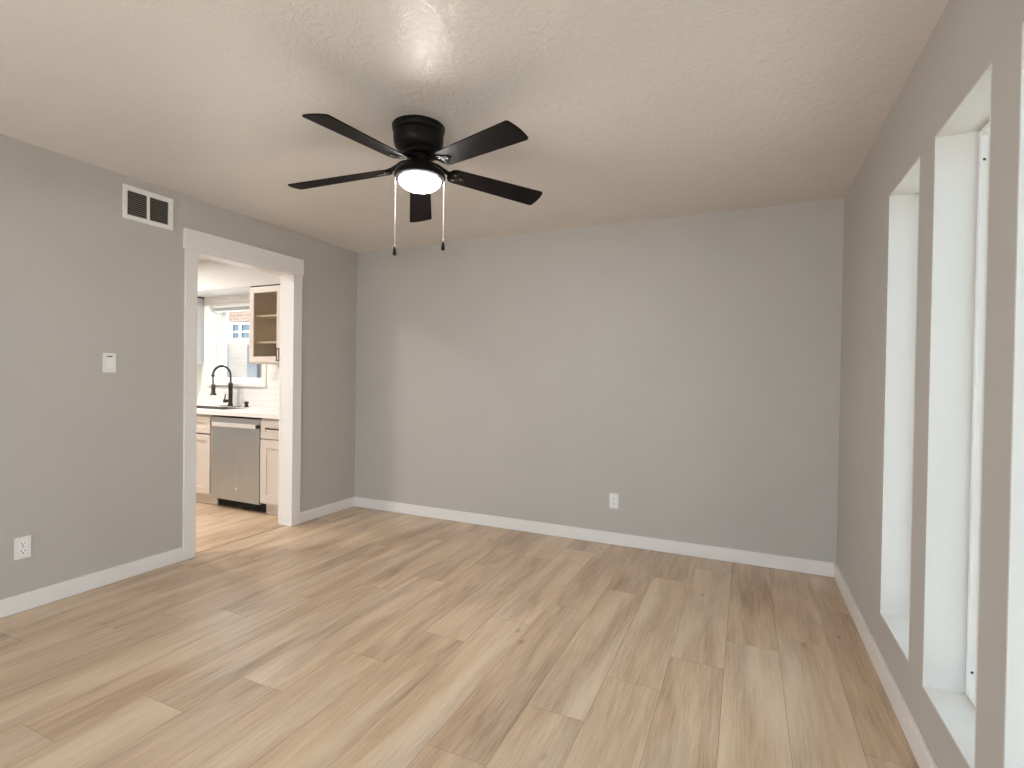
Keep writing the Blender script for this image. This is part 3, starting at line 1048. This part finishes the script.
def iron_mesh():
    bm = bm_new()
    # arm from the rotor down and out to the blade root, then a three-lobed plate under the blade
    add_tube(bm, [(0.045, 0, 0.034), (0.085, 0, 0.030), (0.115, 0, 0.018), (0.142, 0, 0.008), (0.17, 0, 0.005)], [0.011, 0.012, 0.011, 0.011, 0.009], 10)
    out = []
    for k in range(24):
        a = 2 * math.pi * k / 24
        rr = 0.030 + 0.009 * math.cos(3 * a)
        out.append((0.185 + rr * 1.15 * math.cos(a), rr * math.sin(a)))
    add_prism(bm, out, -0.0075, -0.0035, 0.0008)
    return bm


def screw_mesh():
    bm = bm_new()
    add_tube(bm, [(0, 0, -0.0074), (0, 0, -0.0098)], 0.0048, 10)
    return bm


PH0 = 2.170
blade0 = obj('blade', blade_mesh(), M['blade'], fan)
iron0 = obj('blade_iron', iron_mesh(), M['black'], blade0, 40)
scr = []
for a in (0, 2 * math.pi / 3, 4 * math.pi / 3):
    scr.append(obj('screw', screw_mesh(), M['chrome'], blade0, 40, (0.185 + 0.024 * math.cos(a), 0.024 * math.sin(a), 0)))
tilt = Matrix.Rotation(-math.atan(TA), 4, 'Y') @ Matrix.Rotation(math.atan(TB), 4, 'X')
for k in range(5):
    if k == 0:
        b_, kids = blade0, ()
    else:
        b_ = blade0.copy()
        col.objects.link(b_)
        b_.parent = fan
        for src in (iron0, *scr):
            c_ = src.copy()
            col.objects.link(c_)
            c_.parent = b_
    az = PH0 - k * 2 * math.pi / 5
    b_.matrix_local = Matrix.Translation((0, 0, BZ)) @ tilt @ Matrix.Rotation(az, 4, 'Z') @ Matrix.Rotation(DROOP, 4, 'Y') @ Matrix.Rotation(PITCH_B, 4, 'X')

# pull chains hang from the pan, one each side as seen from the doorway end
side = Vector((math.cos(0.618), math.sin(0.618), 0))      # across the line of sight
for s, zb in ((-1, 1.868), (1, 1.905)):
    px, py = side.x * 0.1135 * s, side.y * 0.1135 * s
    ztop = 2.214
    bm = bm_new()
    add_tube(bm, [(px, py, fz(ztop)), (px, py, fz(zb))], 0.0008, 6)
    nb = 56
    for q in range(nb):
        zz = fz(ztop - (ztop - zb) * q / (nb - 1))
        bmesh.ops.create_icosphere(bm, subdivisions=1, radius=0.0013, matrix=Matrix.Translation((px, py, zz)))
    ch = obj('pull_chain', bm, M['bead'], fan, 60)
    bm = bm_new()
    add_lathe(bm, [(0.003, 0.0), (0.0055, -0.004), (0.0080, -0.022), (0.0095, -0.034), (0.0075, -0.042), (0.0, -0.044)], 16, px, py, fz(zb) + 0.003)
    obj('pull_knob', bm, M['black'], ch, 50)
